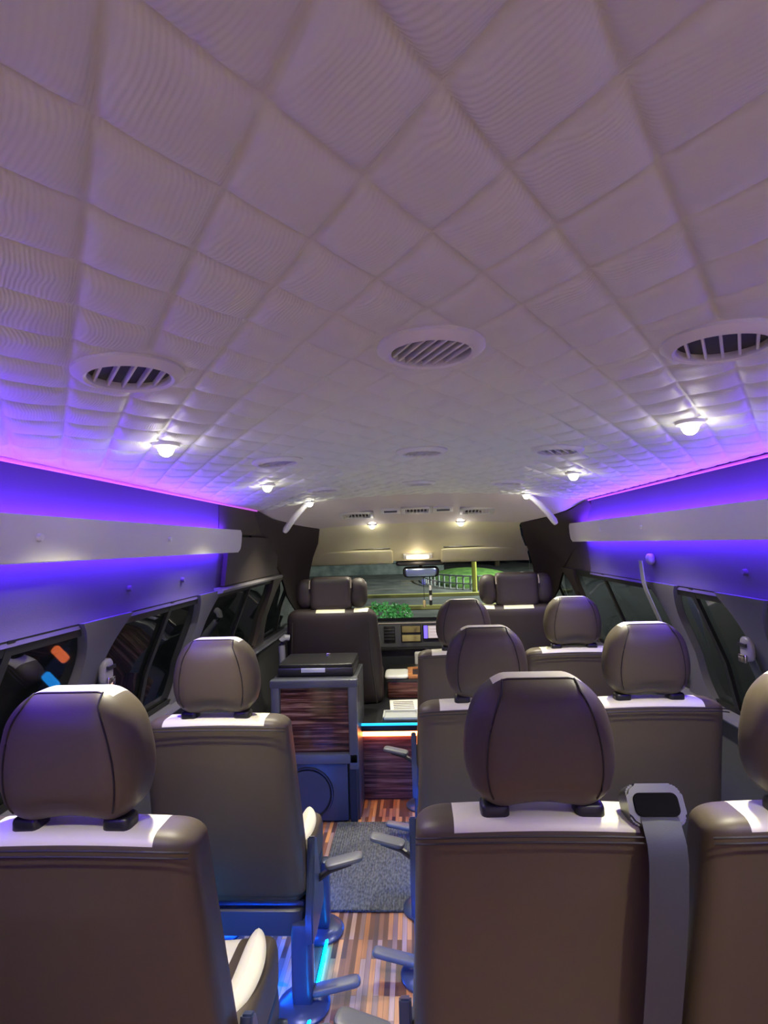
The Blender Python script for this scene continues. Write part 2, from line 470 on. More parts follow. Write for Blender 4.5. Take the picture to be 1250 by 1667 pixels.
# window sills
for s, nm in ((-1, 'trim_20'), (1, 'trim_21')):
    bm = bmesh.new()
    prism(bm, [(0, 0), (.045, -.01), (.055, .0), (.05, .012), (0, .02)], 'y', YB, 4.3)
    for v in bm.verts:
        v.co.x = XC+s*(hw(.76)-v.co.x); v.co.z += .755
    struct(nm, bm, PIL, True, 'grey sill under the windows')

# headliner edge beading
for s, nm in ((-1, 'trim_22'), (1, 'trim_23')):
    bm = bmesh.new(); ye = 2.93
    tube(bm, [(XC+s*.868, y, 1.575) for y in [YB+(ye-YB)*i/20 for i in range(21)]], .0045, 8)
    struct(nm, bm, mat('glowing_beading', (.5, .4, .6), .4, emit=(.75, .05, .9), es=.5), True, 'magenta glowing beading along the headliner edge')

# windshield
bm = bmesh.new()
R = []
for k in range(7):
    t = k/6; y = 3.80+.72*t; z = 1.24-.50*t; h = .76+.10*t
    R.append([bm.verts.new((XC-.02+h*(-1+2*i/12), y+.06*(1-(-1+2*i/12)**2), z)) for i in range(13)])
for a, b in zip(R, R[1:]):
    for i in range(12): bm.faces.new((a[i], a[i+1], b[i+1], b[i]))
r = bmesh.ops.extrude_face_region(bm, geom=bm.faces[:])
bmesh.ops.translate(bm, vec=(0, .003, .004), verts=[v for v in r['geom'] if isinstance(v, bmesh.types.BMVert)])
struct('window_20', bm, GLASS, True, 'windshield looking out on the lit car park at night')

# raised front platform with lit step edge
bm = bmesh.new()
bx(bm, (XC, 3.72, .19), (1.90, 1.30, .38))
struct('trim_24', bm, ZEBRA2, False, 'raised front platform faced with reddish striped wood')
bm = bmesh.new()
bx(bm, (XC, 3.70, .397), (1.90, 1.38, .034), bev=.004)
struct('trim_25', bm, BLK, True, 'black floor panel on top of the front platform')
struct('trim_26', box((XC, 3.008, .418), (1.88, .012, .010)), LEDC, False, 'glowing cyan edge along the front platform')
o = obj('amber_light_strip', box((XC+.15, 3.064, .350), (1.3, .010, .020)), LEDO, None, False)
tag(o, 'amber light strip tucked under the edge of the front platform', 'light strip')
# fire wall below dash
struct('wall_front', box((XC, 4.50, .45), (1.9, .03, .66)), BLK, False)

# ================================================================== FLOOR MAT
def mat_ribs():
    m = mat('grey_ribbed_carpet', (.08, .085, .085), .95)
    vary(m, (.035, .040, .040), (.125, .135, .125), 160, (1, .35, 1))
    n, l, b = nodes(m)
    tc = n.new('ShaderNodeTexCoord'); wv = n.new('ShaderNodeTexWave'); wv.inputs['Scale'].default_value = 28
    wv.inputs['Distortion'].default_value = .4
    bp = n.new('ShaderNodeBump'); bp.inputs['Strength'].default_value = .7; bp.inputs['Distance'].default_value = .003
    l.new(tc.outputs['Object'], wv.inputs['Vector']); l.new(wv.outputs[1], bp.inputs['Height']); l.new(bp.outputs[0], b.inputs['Normal'])
    return m
o = obj('floor_mat', box((.05, 2.48, .006), (.94, .66, .010), bev=.003), mat_ribs(), None)
tag(o, 'grey ribbed carpet mat lying across the aisle before the front platform', 'floor mat')
# floor light strips
for x, y0, y1, lb in ((-.345, 1.05, 2.10, 'cyan blue light strip on the floor along the single seats'),
                      (.10, 1.15, 3.0, 'blue light strip on the floor under the double seats'),
                      (-.80, 1.1, 2.10, 'blue light strip on the floor at the left wall'),
                      (.88, 1.2, 3.0, 'blue light strip on the floor at the right wall')):
    bm = bmesh.new(); bx(bm, (x, (y0+y1)/2, .012), (.009, y1-y0, .010), bev=.002)
    o = obj('floor_light_strip', bm, LEDF, None); tag(o, lb, 'light strip')

# ================================================================== SIDE RAILS WITH LIGHT STRIPS
def rail(s):
    ye = 2.50 if s < 0 else 3.12
    X = XC+s*.832
    side = 'left' if s < 0 else 'right'
    root = thing('light_rail', 'long off-white light rail with rounded end on the %s side wall' % side, 'light rail', (X, ye, 1.36))
    L = ye-YB
    z0, z1 = 1.362-1.36, 1.462-1.36
    # outline in (y,z): rounded slanting front end
    out = [(-L, z0), (-.085, z0)]
    for i in range(9):
        a = -PI/2+PI/2*i/8; out.append((-.06+.05*math.cos(a)*1.0, z0+.045+.045*math.sin(a)))
    for i in range(7):
        a = PI/2*i/6; out.append((-.018+.018*math.cos(a), z1-.018+.018*math.sin(a)))
    out += [(-L, z1)]
    bm = bmesh.new(); prism(bm, out, 'x', -.009, .009)
    bmesh.ops.bevel(bm, geom=[e for e in bm.edges if len(e.link_faces) == 2 and abs(e.verts[0].co.x-e.verts[1].co.x) < 1e-6 and e.calc_length() < L*2], offset=.004, segments=2, affect='EDGES')
    obj('rail_board', bm, RAILW, root)
    y = -.38
    for yy in ((-1.38, -.76) if s < 0 else (-.52, -.98)):
        bm = bmesh.new(); cyl(bm, (-s*.009, yy, .055), (-s*.016, yy, .055), .009, .007, 16)
        obj('screw_cap', bm, WHT, root)
    yy = -L+.4
    while yy < 0:
        obj('bracket', box((s*.028, yy, .05), (.045, .02, .04)), WHT, root); yy += .62
    obj('upper_light_strip', box((s*.018, -L/2-.03, z1-.012), (.012, L-.10, .014)), LEDV, root, False)
    obj('lower_light_strip', box((s*.018, -L/2-.05, z0+.010), (.012, L-.16, .014)), LEDV2, root, False)
rail(-1); rail(1)

# ================================================================== CEILING FITTINGS
mesh_cache = {}
def part(name, key, fn, mats, parent, smooth=True, loc=None, label=None):
    if key not in mesh_cache:
        o = obj(name, fn(), mats, parent, smooth, loc); mesh_cache[key] = o.data
    else:
        o = bpy.data.objects.new(name, mesh_cache[key]); C.objects.link(o); o.parent = parent
        if loc: o.location = loc
    if label: o['label'] = label
    return o

def ring_bm():
    bm = bmesh.new()
    lathe(bm, [(.054, .030), (.053, .002), (.054, -.006), (.058, -.0085), (.066, -.006), (.073, .000), (.073, .006), (.058, .006), (.056, .030)], seg=48, closed=True)
    return bm
def cup_bm():
    bm = bmesh.new(); lathe(bm, [(.0555, .004), (.0555, .075), (.001, .075)], seg=32); return bm
def slat_bm(x):
    bm = bmesh.new(); L = 2*math.sqrt(max(.0001, .054**2-x*x))
    bx(bm, (0, 0, .001), (.0038, L, .009), Matrix.Rotation(math.radians(-3), 3, 'Y'), bev=.001); return bm
rown = ('nearest row', 'second row', 'third row')
for idx, (x, y) in enumerate(VENTS):
    col = idx % 3; rw = idx//3
    t = thing('ceiling_vent', 'round cream air vent in the quilted ceiling, %s of the %s' % (('left one', 'middle one', 'right one')[col], rown[rw]),
              'air vent', (x, y, hc(x)-.0085), 0, 'round air vents in the ceiling')
    sl = math.atan(-.068*2.2/.87*(abs(x-XC)/.87)**1.2)*(1 if x > XC else -1)
    t.rotation_euler = (0, -sl, 0)
    part('ring', 'vring', ring_bm, WHT, t)
    part('duct', 'vcup', cup_bm, BLK, t)
    n = 5 if col == 0 else 5 if col == 2 else 7
    for k in range(n):
        px = -.040+.080*k/(n-1)
        sl_o = part('slat', 'vslat%d_%d' % (n, k), lambda px=px: slat_bm(px), WHT, t)
        a = math.radians((38, 25, -30)[col])
        sl_o.location = (px*math.cos(a), px*math.sin(a), 0); sl_o.rotation_euler = (0, 0, a)

def spot(x, y, z, label, power, tilt=None, group='round ceiling spotlights', r=.023):
    t = thing('ceiling_spotlight', label, 'ceiling light', (x, y, z), 0, group)
    def ringf():
        bm = bmesh.new(); lathe(bm, [(.018, -.002), (.018, -.005), (.021, -.006), (.028, -.003), (.029, .004), (.018, .004)], seg=28, closed=True); return bm
    def lensf():
        bm = bmesh.new(); lathe(bm, [(.0001, -.026), (.006, -.0252), (.012, -.021), (.0165, -.013), (.018, -.005), (.018, .003), (.0001, .003)], seg=24); return bm
    part('trim_ring', 'sring', ringf, WHT, t)
    part('lens', 'slens', lensf, LENS, t)
    li = bpy.data.lights.new('bulb', 'SPOT'); li.energy = power; li.color = (1, .94, .72)
    li.spot_size = math.radians(112 if power != FRONT_W else 160); li.spot_blend = 1.0; li.shadow_soft_size = .02
    lo = bpy.data.objects.new('bulb', li); C.objects.link(lo); lo.parent = t; lo.location = (0, 0, -.040)
    if tilt: lo.rotation_euler = tilt
    l2 = bpy.data.lights.new('lens_glow', 'POINT'); l2.energy = GLOW_W; l2.color = (1, .93, .82); l2.shadow_soft_size = .02
    lo2 = bpy.data.objects.new('lens_glow', l2); C.objects.link(lo2); lo2.parent = t; lo2.location = (0, 0, -.045)
    return t
for s in (-1, 1):
    sd = 'left' if s < 0 else 'right'
    for y, nm in ((1.176, 'nearest'), (2.02, 'second'), (2.86, 'third')):
        x = .025+s*.56
        spot(x, y, hc(x)-.010, 'lit round spotlight in the quilted ceiling, %s of the three on the %s' % (nm, sd), SPOT_W)
    for y, nm in ((.33, 'above the rear aisle'), (-.40, 'at the rear end')):  # unseen rows continuing the visible ones, added to light ceiling and seat backs
        x = .025+s*.56
        spot(x, y, hc(x)-.008, 'unseen round spotlight added in the %s of the ceiling %s' % (sd, nm), REAR_W*(1.5 if s > 0 else .9))
for x, sd in ((-.25, 'left'), (.29, 'right')):
    t = spot(x, 3.385, 1.500, 'small lit spotlight at the top of the header board, %s one' % sd, FRONT_W, None, 'front spotlights')

# rectangular vents in the front headliner
TILT = math.atan2(.042, .12)
def rvent(x, y, z, wid, label, wings=False):
    t = thing('rectangular_vent', label, 'air vent', (x, y, z), 0, 'rectangular vents in the front headliner')
    t.rotation_euler = (-math.atan(.36), 0, 0)
    bm = bmesh.new()
    W, D = wid, .085
    for c, sz in (((0, D/2-.008, -.006), (W, .016, .012)), ((0, -D/2+.008, -.006), (W, .016, .012)), ((W/2-.012, 0, -.006), (.024, D, .012)), ((-W/2+.012, 0, -.006), (.024, D, .012))):
        bx(bm, c, sz, bev=.002)
    obj('frame', bm, WHT, t)
    obj('recess', box((0, 0, -.001), (W-.03, D-.02, .004)), BLK, t)
    n = int((W-.05)/.017)
    for k in range(n):
        obj('slat', box((-(W-.06)/2+(W-.06)*k/(n-1), 0, -.006), (.004, D-.028, .010)), WHT, t, False)
    if wings:
        for s in (-1, 1):
            obj('side_panel', box((s*(W/2+.062), 0, -.005), (.115, D*.8, .010), bev=.003), WHT, t)
            obj('lever', box((s*(W/2+.062), -.004, -.012), (.075, .018, .006), bev=.002), GRYP, t)
rvent(-.325, 3.21, 1.556, .20, 'left rectangular vent with black slots in the front headliner')
rvent(.025, 3.20, 1.574, .18, 'middle rectangular vent flanked by two pale panels', True)
rvent(.372, 3.21, 1.560, .20, 'right rectangular vent with black slots in the front headliner')

# white grab handles at the ends of the ceiling
for s in (-1, 1):
    sd = 'left' if s < 0 else 'right'
    bm = bmesh.new()
    P = [(s*.56, 2.93, 1.617), (s*.60, 2.935, 1.598), (s*.64, 2.94, 1.562), (s*.68, 2.95, 1.52), (s*.715, 2.96, 1.475), (s*.725, 2.965, 1.460)]
    tube(bm, [(XC-.01+p[0], p[1], p[2]) for p in P], [.011, .014, .016, .017, .017, .012], 12)
    o = obj('hand_rail', bm, WHT, None); tag(o, 'white hand rail curving down from the ceiling at the %s front corner' % sd, 'hand rail', 'front hand rails')

# dome lamp on header board
def board_at(y):      # header board height
    P = [(3.40, 1.508), (3.43, 1.49), (3.55, 1.42), (3.68, 1.325), (3.77, 1.262)]
    for (a, x), (b, z) in zip(P, P[1:]):
        if y <= b: return x+(z-x)*(y-a)/(b-a)
    return 1.262
ang = -math.atan(.72)
t = thing('dome_lamp', 'rectangular lit warm dome lamp in the middle of the header board', 'ceiling light', (.025, 3.72, board_at(3.72)-.006))
t.rotation_euler = (ang, 0, 0)
obj('housing', box((0, 0, 0), (.19, .055, .012), bev=.004), WHT, t)
obj('lens', box((0, 0, -.008), (.15, .032, .008), bev=.003), DOME, t)
li = bpy.data.lights.new('bulb', 'POINT'); li.energy = .5; li.color = (1, .8, .55); li.shadow_soft_size = .03
lo = bpy.data.objects.new('bulb', li); C.objects.link(lo); lo.parent = t; lo.location = (0, -.01, -.05)
# sun visors
for s in (-1, 1):
    sd = 'left' if s < 0 else 'right'
    t = thing('sun_visor', 'cream sun visor folded up on the %s under the header board' % sd, 'sun visor', (.02+s*.445, 3.715, board_at(3.715)-.009), 0, 'sun visors')
    t.rotation_euler = (ang, 0, 0)
    obj('visor_panel', rgrid((.285, .080, .006), (.02, .02, .005), (16, 8, 4), None), HEAD, t)
    bm = bmesh.new(); tube(bm, [(-.27, -.090, .006), (0, -.092, .006), (.27, -.090, .006)], .005, 8)
    obj('hinge_rod', bm, BLK, t)

# rear-view mirror
t = thing('rear_view_mirror', 'wide black rear-view mirror hanging below the header board', 'mirror', (.045, 3.86, 1.18))
obj('housing', rgrid((.125, .018, .038), (.03, .016, .03), (14, 4, 8)), BLK, t)
obj('mirror_glass', rgrid((.108, .003, .027), (.02, .003, .02), (12, 2, 8), None, None, (0, -.018, -.003)), MIR, t)
bm = bmesh.new(); tube(bm, [(0, .01, .02), (0, -.02, .06), (0, -.05, .075)], .012, 10)
obj('stem', bm, BLK, t)
obj('mount', rgrid((.17, .03, .018), (.02, .02, .012), (12, 6, 4), None, None, (0, -.035, .062)), BLK, t)
# hanging ornaments
t = thing('mirror_pendant', 'black cord with a pale bead hanging below the mirror', 'pendant', (.062, 3.90, 1.145))
bm = bmesh.new(); tube(bm, [(0, 0, 0), (0, 0, -.17)], .002, 6); obj('cord', bm, BLK, t)
obj('bead', rgrid((.010, .010, .026), (.009, .009, .012), (6, 6, 8), None, None, (0, 0, -.19)), mat('bead_tan', (.45, .36, .18), .5), t)
t = thing('mirror_tassel', 'black and white striped tassel hanging beside the pendant', 'pendant', (.108, 3.92, 1.13))
bm = bmesh.new(); tube(bm, [(0, 0, 0), (0, 0, -.05)], .003, 6); obj('cord', bm, BLK, t)
for k in range(4):
    bm = bmesh.new(); cyl(bm, (0, 0, -.05-.035*k), (0, 0, -.083-.035*k), .010, .010, 12)
    obj('band', bm, (WHT if k % 2 == 0 else BLK), t)

# ================================================================== PASSENGER SEATS
def seat(x, y, label, aisle=0, lever=True, belt=False, pedal=True, up=0):
    """aisle: +1 aisle on the right of the seat, -1 on the left, 0 window seat"""
    t = thing('passenger_seat', label, 'seat', (x, y, up), 0, 'brown and cream passenger seats')
    # backrest
    def back_def(p):
        z = p.z+.60; u = (z-.315)/.57
        sx = 1.04-.10*u
        yy = p.y*(1.15-.25*u)+(.885-z)*.24+.012
        if p.y < 0: yy -= .010*(1-(p.x/.24)**2)*min(1, 2.2*(1-abs(u*2-1)))
        else: yy -= .012*math.cos(p.x/.23*PI/2*.9)*min(1, 2*(1-abs(u*2-1)))
        zz = z+(.006*math.cos(p.x/.23*PI/2) if u > .8 else 0)
        return Vector((p.x*sx*.955, yy, zz))
    def back_mat(q):
        if abs(q.x) < .168 and (q.z > .284 or (q.y > .03 and q.z > -.2) or (q.z > .270)): return 1
        return 0
    part('backrest', 'back', lambda: rgrid((.235, .055, .285), (.055, .032, .026), (34, 10, 40), back_def, back_mat), [LEA, CRM], t)
    # piping seams along the shoulders
    def pip():
        bm = bmesh.new()
        for dz, dy in ((0, 0), (-.010, -.002)):
            P = []
            for i in range(29):
                px = -.212+.424*i/28
                edge = max(0, (abs(px)-.165)/.06)
                P.append((px, -.0505+dy+.020*edge**2, .872+dz*.8+.004*math.cos(px*7)-.010*edge**2))
            tube(bm, P, .0018, 5)
        return bm
    part('shoulder_stitching', 'pip', pip, SEAM, t)
    # headrest
    def hwid(u): return 1-.16*max(0, (.36-u)/.36)**1.6-.30*max(0, (u-.42)/.58)**1.7
    def hd(p):
        u = (p.z+.108)/.216
        w = hwid(u)
        yy = p.y-.012*(u-.5)
        zz = p.z+(-.006*math.cos(p.x/.1265*PI) if u < .2 else 0)*-1
        if p.y < 0: yy -= .012*math.cos(p.x/.1265*PI/2)*math.sin(PI*min(1, max(0, u)))
        return Vector((p.x*w, yy, zz))
    def hm(q):
        if abs(q.x) < .105 and ((q.z > .1075 and q.y > -.020) or q.y > .056): return 1
        return 0
    def headf(): return rgrid((.125, .058, .108), (.058, .046, .060), (26, 14, 22), hd, hm)
    h = part('headrest', 'head', headf, [LEA, CRM], t, loc=(0, .012, 1.010))
    def hseam():
        bm = bmesh.new()
        for s in (-1, 1):
            P = []
            for i in range(17):
                u = .07+.91*i/16
                px = s*(.100-.012*u)
                # sample surface of the rounded block at (px, -h, z)
                q = Vector((px, -.058, -.108+.216*u))
                inn = Vector([max(-(a-b), min(a-b, c)) for a, b, c in zip((.125, .058, .108), (.058, .046, .060), q)])
                d = Vector([(q[a]-inn[a])/(.058, .046, .060)[a] for a in range(3)]); d.normalize()
                p = inn+Vector((d.x*.058, d.y*.046, d.z*.060)); p = hd(p); p.y -= .0008+.0012*max(0, d.z); p.z += .0012*max(0, d.z)
                P.append(p)
            for i in range(1, 7):
                px = s*(.0885-.004*i/6)
                q = Vector((px, -.058+.034*i/6, .108))
                inn = Vector([max(-(a-b), min(a-b, c)) for a, b, c in zip((.125, .058, .108), (.058, .046, .060), q)])
                d = Vector([(q[a]-inn[a])/(.058, .046, .060)[a] for a in range(3)]); d.normalize()
                p = inn+Vector((d.x*.058, d.y*.046, d.z*.060)); p = hd(p); p.z += .0010; p.y -= .0006; P.append(p)
            tube(bm, P, .0016, 5)
        P = []
        for i in range(13):
            px = -.085+.17*i/12
            q = Vector((px, -.026, .108))
            inn = Vector([max(-(a-b), min(a-b, c)) for a, b, c in zip((.125, .058, .108), (.058, .046, .060), q)])
            d = Vector([(q[a]-inn[a])/(.058, .046, .060)[a] for a in range(3)]); d.normalize()
            p = inn+Vector((d.x*.058, d.y*.046, d.z*.060)); p = hd(p); p.z += .0004; P.append(p)
        tube(bm, P, .0010, 5)
        return bm
    part('stitching', 'hseam', hseam, SEAM, h)
    for s in (-1, 1):
        part('headrest_sleeve', 'sleeve', lambda: rgrid((.024, .020, .014), (.010, .010, .008), (8, 6, 6)), BLK, t, loc=(s*.078, .004, .895))
        def post():
            bm = bmesh.new(); cyl(bm, (0, 0, -.03), (0, 0, .06), .007, .007, 14); return bm
        part('headrest_post', 'post', post, BLK, t, loc=(s*.078, .012, .90))
    # cushion
    def cd(p):
        u = (p.y+.20)/.40
        z = p.z
        if p.z > 0:
            b = min(1, abs(p.x)/.236)
            z += .018*b**4*1.0-.010*(1-b**2)
        return Vector((p.x*(1-.03*u), p.y, z-.01*math.cos(u*PI)*-1))
    def cm(q):
        if q.z > .06 and abs(q.x) < .135: return 1
        return 0
    cu = part('seat_cushion', 'cush', lambda: rgrid((.236, .20, .068), (.05, .07, .045), (30, 20, 8), cd, cm), [LEA, CRM], t, loc=(0, .292, .345))
    for s in (-1, 1):
        part('bolster_insert', 'bols%d' % s, lambda s=s: rgrid((.030, .13, .010), (.028, .12, .009), (10, 20, 4),
             lambda p: Vector((p.x+s*.012*math.cos(p.y/.13*PI/2), p.y, p.z-abs(p.x)*.35))), CRM, cu, loc=(s*.180, .025, .083))
    # lower shell and frame
    part('seat_shell', 'shell', lambda: rgrid((.225, .19, .045), (.02, .03, .015), (10, 10, 6)), DGRY, t, loc=(0, .285, .245))
    part('under_seat_light', 'usl', lambda: box((0, 0, 0), (.34, .010, .012), bev=.003), LEDU, t, loc=(0, .40, .192))
    part('rear_cover', 'rcov', lambda: rgrid((.225, .012, .048), (.02, .010, .012), (10, 4, 6)), LEGM, t, loc=(0, .125, .255))
    for s in (-1, 1):
        lx = .218 if s == aisle else .145
        def brk(s=s):
            bm = bmesh.new()
            P = [(.10, .20), (.16, .19), (.30, .21), (.30, .27), (.24, .31), (.22, .40), (.19, .47), (.165, .48), (.155, .43), (.14, .34), (.105, .28)]
            prism(bm, P, 'x', -.012, .012)
            bmesh.ops.bevel(bm, geom=[e for e in bm.edges], offset=.004, segments=2, affect='EDGES')
            return bm
        if s == aisle: part('recliner_bracket', 'brk', brk, LEGM, t, loc=(s*.245, -.03, 0))
        for yy in (.105, .43):
            part('leg', 'leg', lambda: rgrid((.032, .026, .115), (.012, .012, .008), (6, 6, 6)), LEGM, t, loc=(s*lx, yy, .135-up))
            def foot():
                bm = bmesh.new(); lathe(bm, [(.078, .0), (.080, .008), (.070, .018), (.045, .022), (.0001, .024)], seg=32); return bm
            part('foot_plate', 'foot', foot, LEGM, t, loc=(s*lx, yy, .001-up))
    if aisle and lever:
        def lev():
            bm = rgrid((.062, .026, .010), (.022, .018, .008), (10, 6, 4)); return bm
        o = part('recliner_lever', 'lever', lev, GRYP, t, loc=(aisle*.335, .215, .365)); o.rotation_euler = (0, -aisle*math.radians(8), aisle*math.radians(12))
        def levd():
            bm = bmesh.new(); tube(bm, [(-.09, 0, -.035), (-.05, 0, -.018), (.02, 0, -.012)], .010, 8); return bm
        o2 = part('lever_arm', 'levarm', levd, BLK, o)
        if aisle < 0: o2.scale = (-1, 1, 1)
    if aisle and pedal:
        o = part('slide_lever', 'pedal', lambda: rgrid((.075, .022, .012), (.02, .016, .010), (10, 6, 4)), GRYP, t, loc=(aisle*.315, .115, .055))
        o.rotation_euler = (0, -aisle*math.radians(6), aisle*math.radians(10))
    if belt:
        bxp = .178
        g = obj('belt_guide', bmesh.new(), BLK, t)
        bm = bmesh.new()
        # hooded surround: rounded frame around the slot
        prism(bm, rrect(.090, .062, .018, 6), 'y', -.012, .030)
        bmesh.ops.bevel(bm, geom=bm.edges[:], offset=.004, segments=2, affect='EDGES')
        bmesh.ops.rotate(bm, matrix=Matrix.Rotation(math.radians(-30), 3, 'X'), verts=bm.verts)
        bm.to_mesh(g.data); bm.free(); g.location = (bxp, -.018, .908)
        g.data.polygons.foreach_set('use_smooth', [True]*len(g.data.polygons)); g.data.set_sharp_from_angle(angle=.7)
        g.data.materials.clear(); g.data.materials.append(mat('satin_black', (.10, .105, .11), .28))
        bm = bmesh.new(); prism(bm, rrect(.070, .034, .010, 5), 'y', -.0155, -.010)
        bmesh.ops.rotate(bm, matrix=Matrix.Rotation(math.radians(-30), 3, 'X'), verts=bm.verts)
        obj('slot', bm, mat('slot_black', (.004, .004, .004), .9, spec=.1), g)
        # webbing
        bm = bmesh.new()
        P = [(-.028, .885+.022), (-.046, .885+.006), (-.062, .868), (-.066, .84), (-.058, .76), (-.036, .65), (-.010, .54), (.018, .42), (.048, .30), (.075, .19), (.10, .08)]
        prev = None
        for i, (yy, zz) in enumerate(P):
            row = [bm.verts.new((bxp+(-.030+.060*k/4)-.012*max(0, (.885-zz)/.8), yy-.0015*math.sin(PI*k/4), zz)) for k in range(5)]
            if prev:
                for k in range(4): bm.faces.new((prev[k], prev[k+1], row[k+1], row[k]))
            prev = row
        r = bmesh.ops.extrude_face_region(bm, geom=bm.faces[:])
        bmesh.ops.translate(bm, vec=(0, .002, .0005), verts=[v for v in r['geom'] if isinstance(v, bmesh.types.BMVert)])
        obj('seat_belt', bm, BELT, t, label if False else True)
    return t

seat(-.585, .93, 'brown leather seat with cream shoulder, nearest on the left, cut by the left frame edge', 1, up=.032)
seat(-.592, 1.62, 'single brown and cream seat on the left behind the wood-fronted cabinet', 1)
seat(.200, .97, 'large brown seat nearest the aisle on the right with a grey belt down its back', -1, belt=True, up=.032)
seat(.672, .97, 'brown seat half cut off by the right frame edge', 0, up=.032)
seat(.212, 1.74, 'aisle seat of the second right-hand row, its headrest just above the belted seat', -1)
seat(.694, 1.74, 'window seat of the second right-hand row beside the belted pillar', 0)
seat(.215, 2.56, 'aisle seat of the third right-hand row before the dashboard screen', -1)
seat(.705, 2.56, 'window seat of the third right-hand row behind the front right seat', 0)

# ================================================================== FRONT SEATS
def front_seat(x, y, s, label):
    t = thing('front_seat', label, 'seat', (x, y, .415), 0, 'dark front seats')
    def bd(p):
        u = (p.z+.30)/.60
        w = 1.0-.10*u**2
        return Vector((p.x*w, p.y*(1.1-.2*u)+.14*(1-u)-.03*math.cos(p.x/.29*PI/2)*(p.y < 0), p.z))
    def bmf(q): return 1 if (abs(q.x) < .085 and q.z > .297) or (.14 < abs(q.x) < .25 and q.z > .297 and q.x*s < 0) else 0
    b = obj('backrest', rgrid((.295, .065, .30), (.07, .05, .06), (24, 8, 20), bd, bmf), [LEA_D, CRM], t, loc=(0, 0, .285))
    bm = bmesh.new()
    for k in (-1, 1):
        tube(bm, [(k*.225, -.075, .23), (k*.235, -.072, 0), (k*.262, -.05, -.25)], .004, 6)
    obj('piping', bm, SEAM, b)
    h = obj('headrest', rgrid((.125, .05, .10), (.03, .03, .03), (14, 8, 12)), LEA_D, t, loc=(0, 0, .675))
    for k in (-1, 1):
        obj('headrest_wing', rgrid((.055, .06, .088), (.045, .045, .06), (10, 10, 10)), LEA_D, h, loc=(k*.160, .03, 0))
        bm = bmesh.new(); tube(bm, [(k*.122, -.045, .085), (k*.124, -.048, .06), (k*.124, -.05, .035)], .004, 8)
        obj('piping', bm, STITCH, h)
        bm = bmesh.new(); cyl(bm, (k*.06, 0, .55), (k*.06, 0, .62), .008, .008, 12); obj('headrest_post', bm, CHR, t)
    obj('seat_cushion', rgrid((.28, .24, .075), (.06, .07, .05), (16, 14, 8)), LEA_D, t, loc=(0, .32, .075))
front_seat(-.505, 3.34, -1, 'dark brown front seat on the left with winged headrest')
front_seat(.600, 3.34, 1, 'dark brown front seat on the right behind the dashboard, winged headrest')
# grab bar beside the left front seat
bm = bmesh.new()
tube(bm, [(-.80, 3.30, .55), (-.80, 3.30, .62), (-.80, 3.28, .80), (-.795, 3.27, .83), (-.775, 3.27, .845), (-.755, 3.28, .84)], .020, 10)
o = obj('grab_bar', bm, mat('grey_bar', (.22, .22, .25), .35), None); tag(o, 'dark grab bar with pale tip beside the left front seat', 'grab bar')

# ================================================================== CABINET WITH SPEAKER
t = thing('cabinet', 'tall charcoal cabinet with wood-grain front panel and round speaker below', 'cabinet', (-.528, 2.83, 0))
W2, H = .218, .705
bm = bmesh.new()
bx(bm, (0, .185, H/2), (W2*2, .33, H-.002), bev=.004)
obj('body', bm, DGRY, t)
bm = bmesh.new()
for c, s_ in (((0, 0, H-.02), (W2*2+.01, .05, .04)), ((-W2+.022, 0, H/2+.12), (.045, .045, .42)), ((W2-.022, 0, H/2+.12), (.045, .045, .42)), ((0, 0, .315), (W2*2, .045, .05))):
    bx(bm, c, s_, bev=.006)
obj('frame', bm, mat('blue_grey_frame', (.075, .082, .10), .35), t)
obj('door_panel', box((-.005, .012, .50), (.375, .02, .33), bev=.003), ZEBRA, t)
obj('speaker_panel', box((-.03, .004, .15), (.385, .03, .28), bev=.004), DGRY, t)
bm = bmesh.new(); lathe(bm, [(.0001, 0), (.112, 0), (.118, .004), (.122, .010), (.128, .010), (.130, 0), (.130, -.004), (.0001, -.004)], seg=48)
bmesh.ops.rotate(bm, matrix=Matrix.Rotation(PI/2, 3, 'X'), verts=bm.verts)
sp = obj('speaker', bm, BLK, t, loc=(-.04, -.012, .145))
gm = add_bump(mat('speaker_cloth', (.03, .033, .045), .7), 700, .5, .001)
bm = bmesh.new(); lathe(bm, [(.0001, .010), (.06, .009), (.112, .004), (.112, 0), (.0001, 0)], seg=48)
bmesh.ops.rotate(bm, matrix=Matrix.Rotation(PI/2, 3, 'X'), verts=bm.verts)
obj('speaker_grille', bm, gm, sp)
obj('port_slot', box((.190, -.002, .14), (.034, .03, .27)), mat('port_black', (.003, .003, .003), .6), t, False)
t = thing('storage_box', 'low black box with silver plate lying on top of the wood-fronted cabinet', 'box', (-.53, 3.03, .7065))
obj('box_body', rgrid((.20, .15, .022), (.012, .012, .006), (8, 8, 4), None, None, (0, 0, .022)), BLK, t)
obj('lid', rgrid((.195, .145, .010), (.012, .012, .005), (8, 8, 4), None, None, (0, 0, .053)), BLK, t)
obj('name_plate', box((-.01, -.153, .032), (.125, .004, .022), bev=.001), mat('silver_plate', (.62, .66, .78), .2, .2), t)
obj('latch', box((.03, .10, .067), (.03, .018, .008), bev=.002), CHR, t)

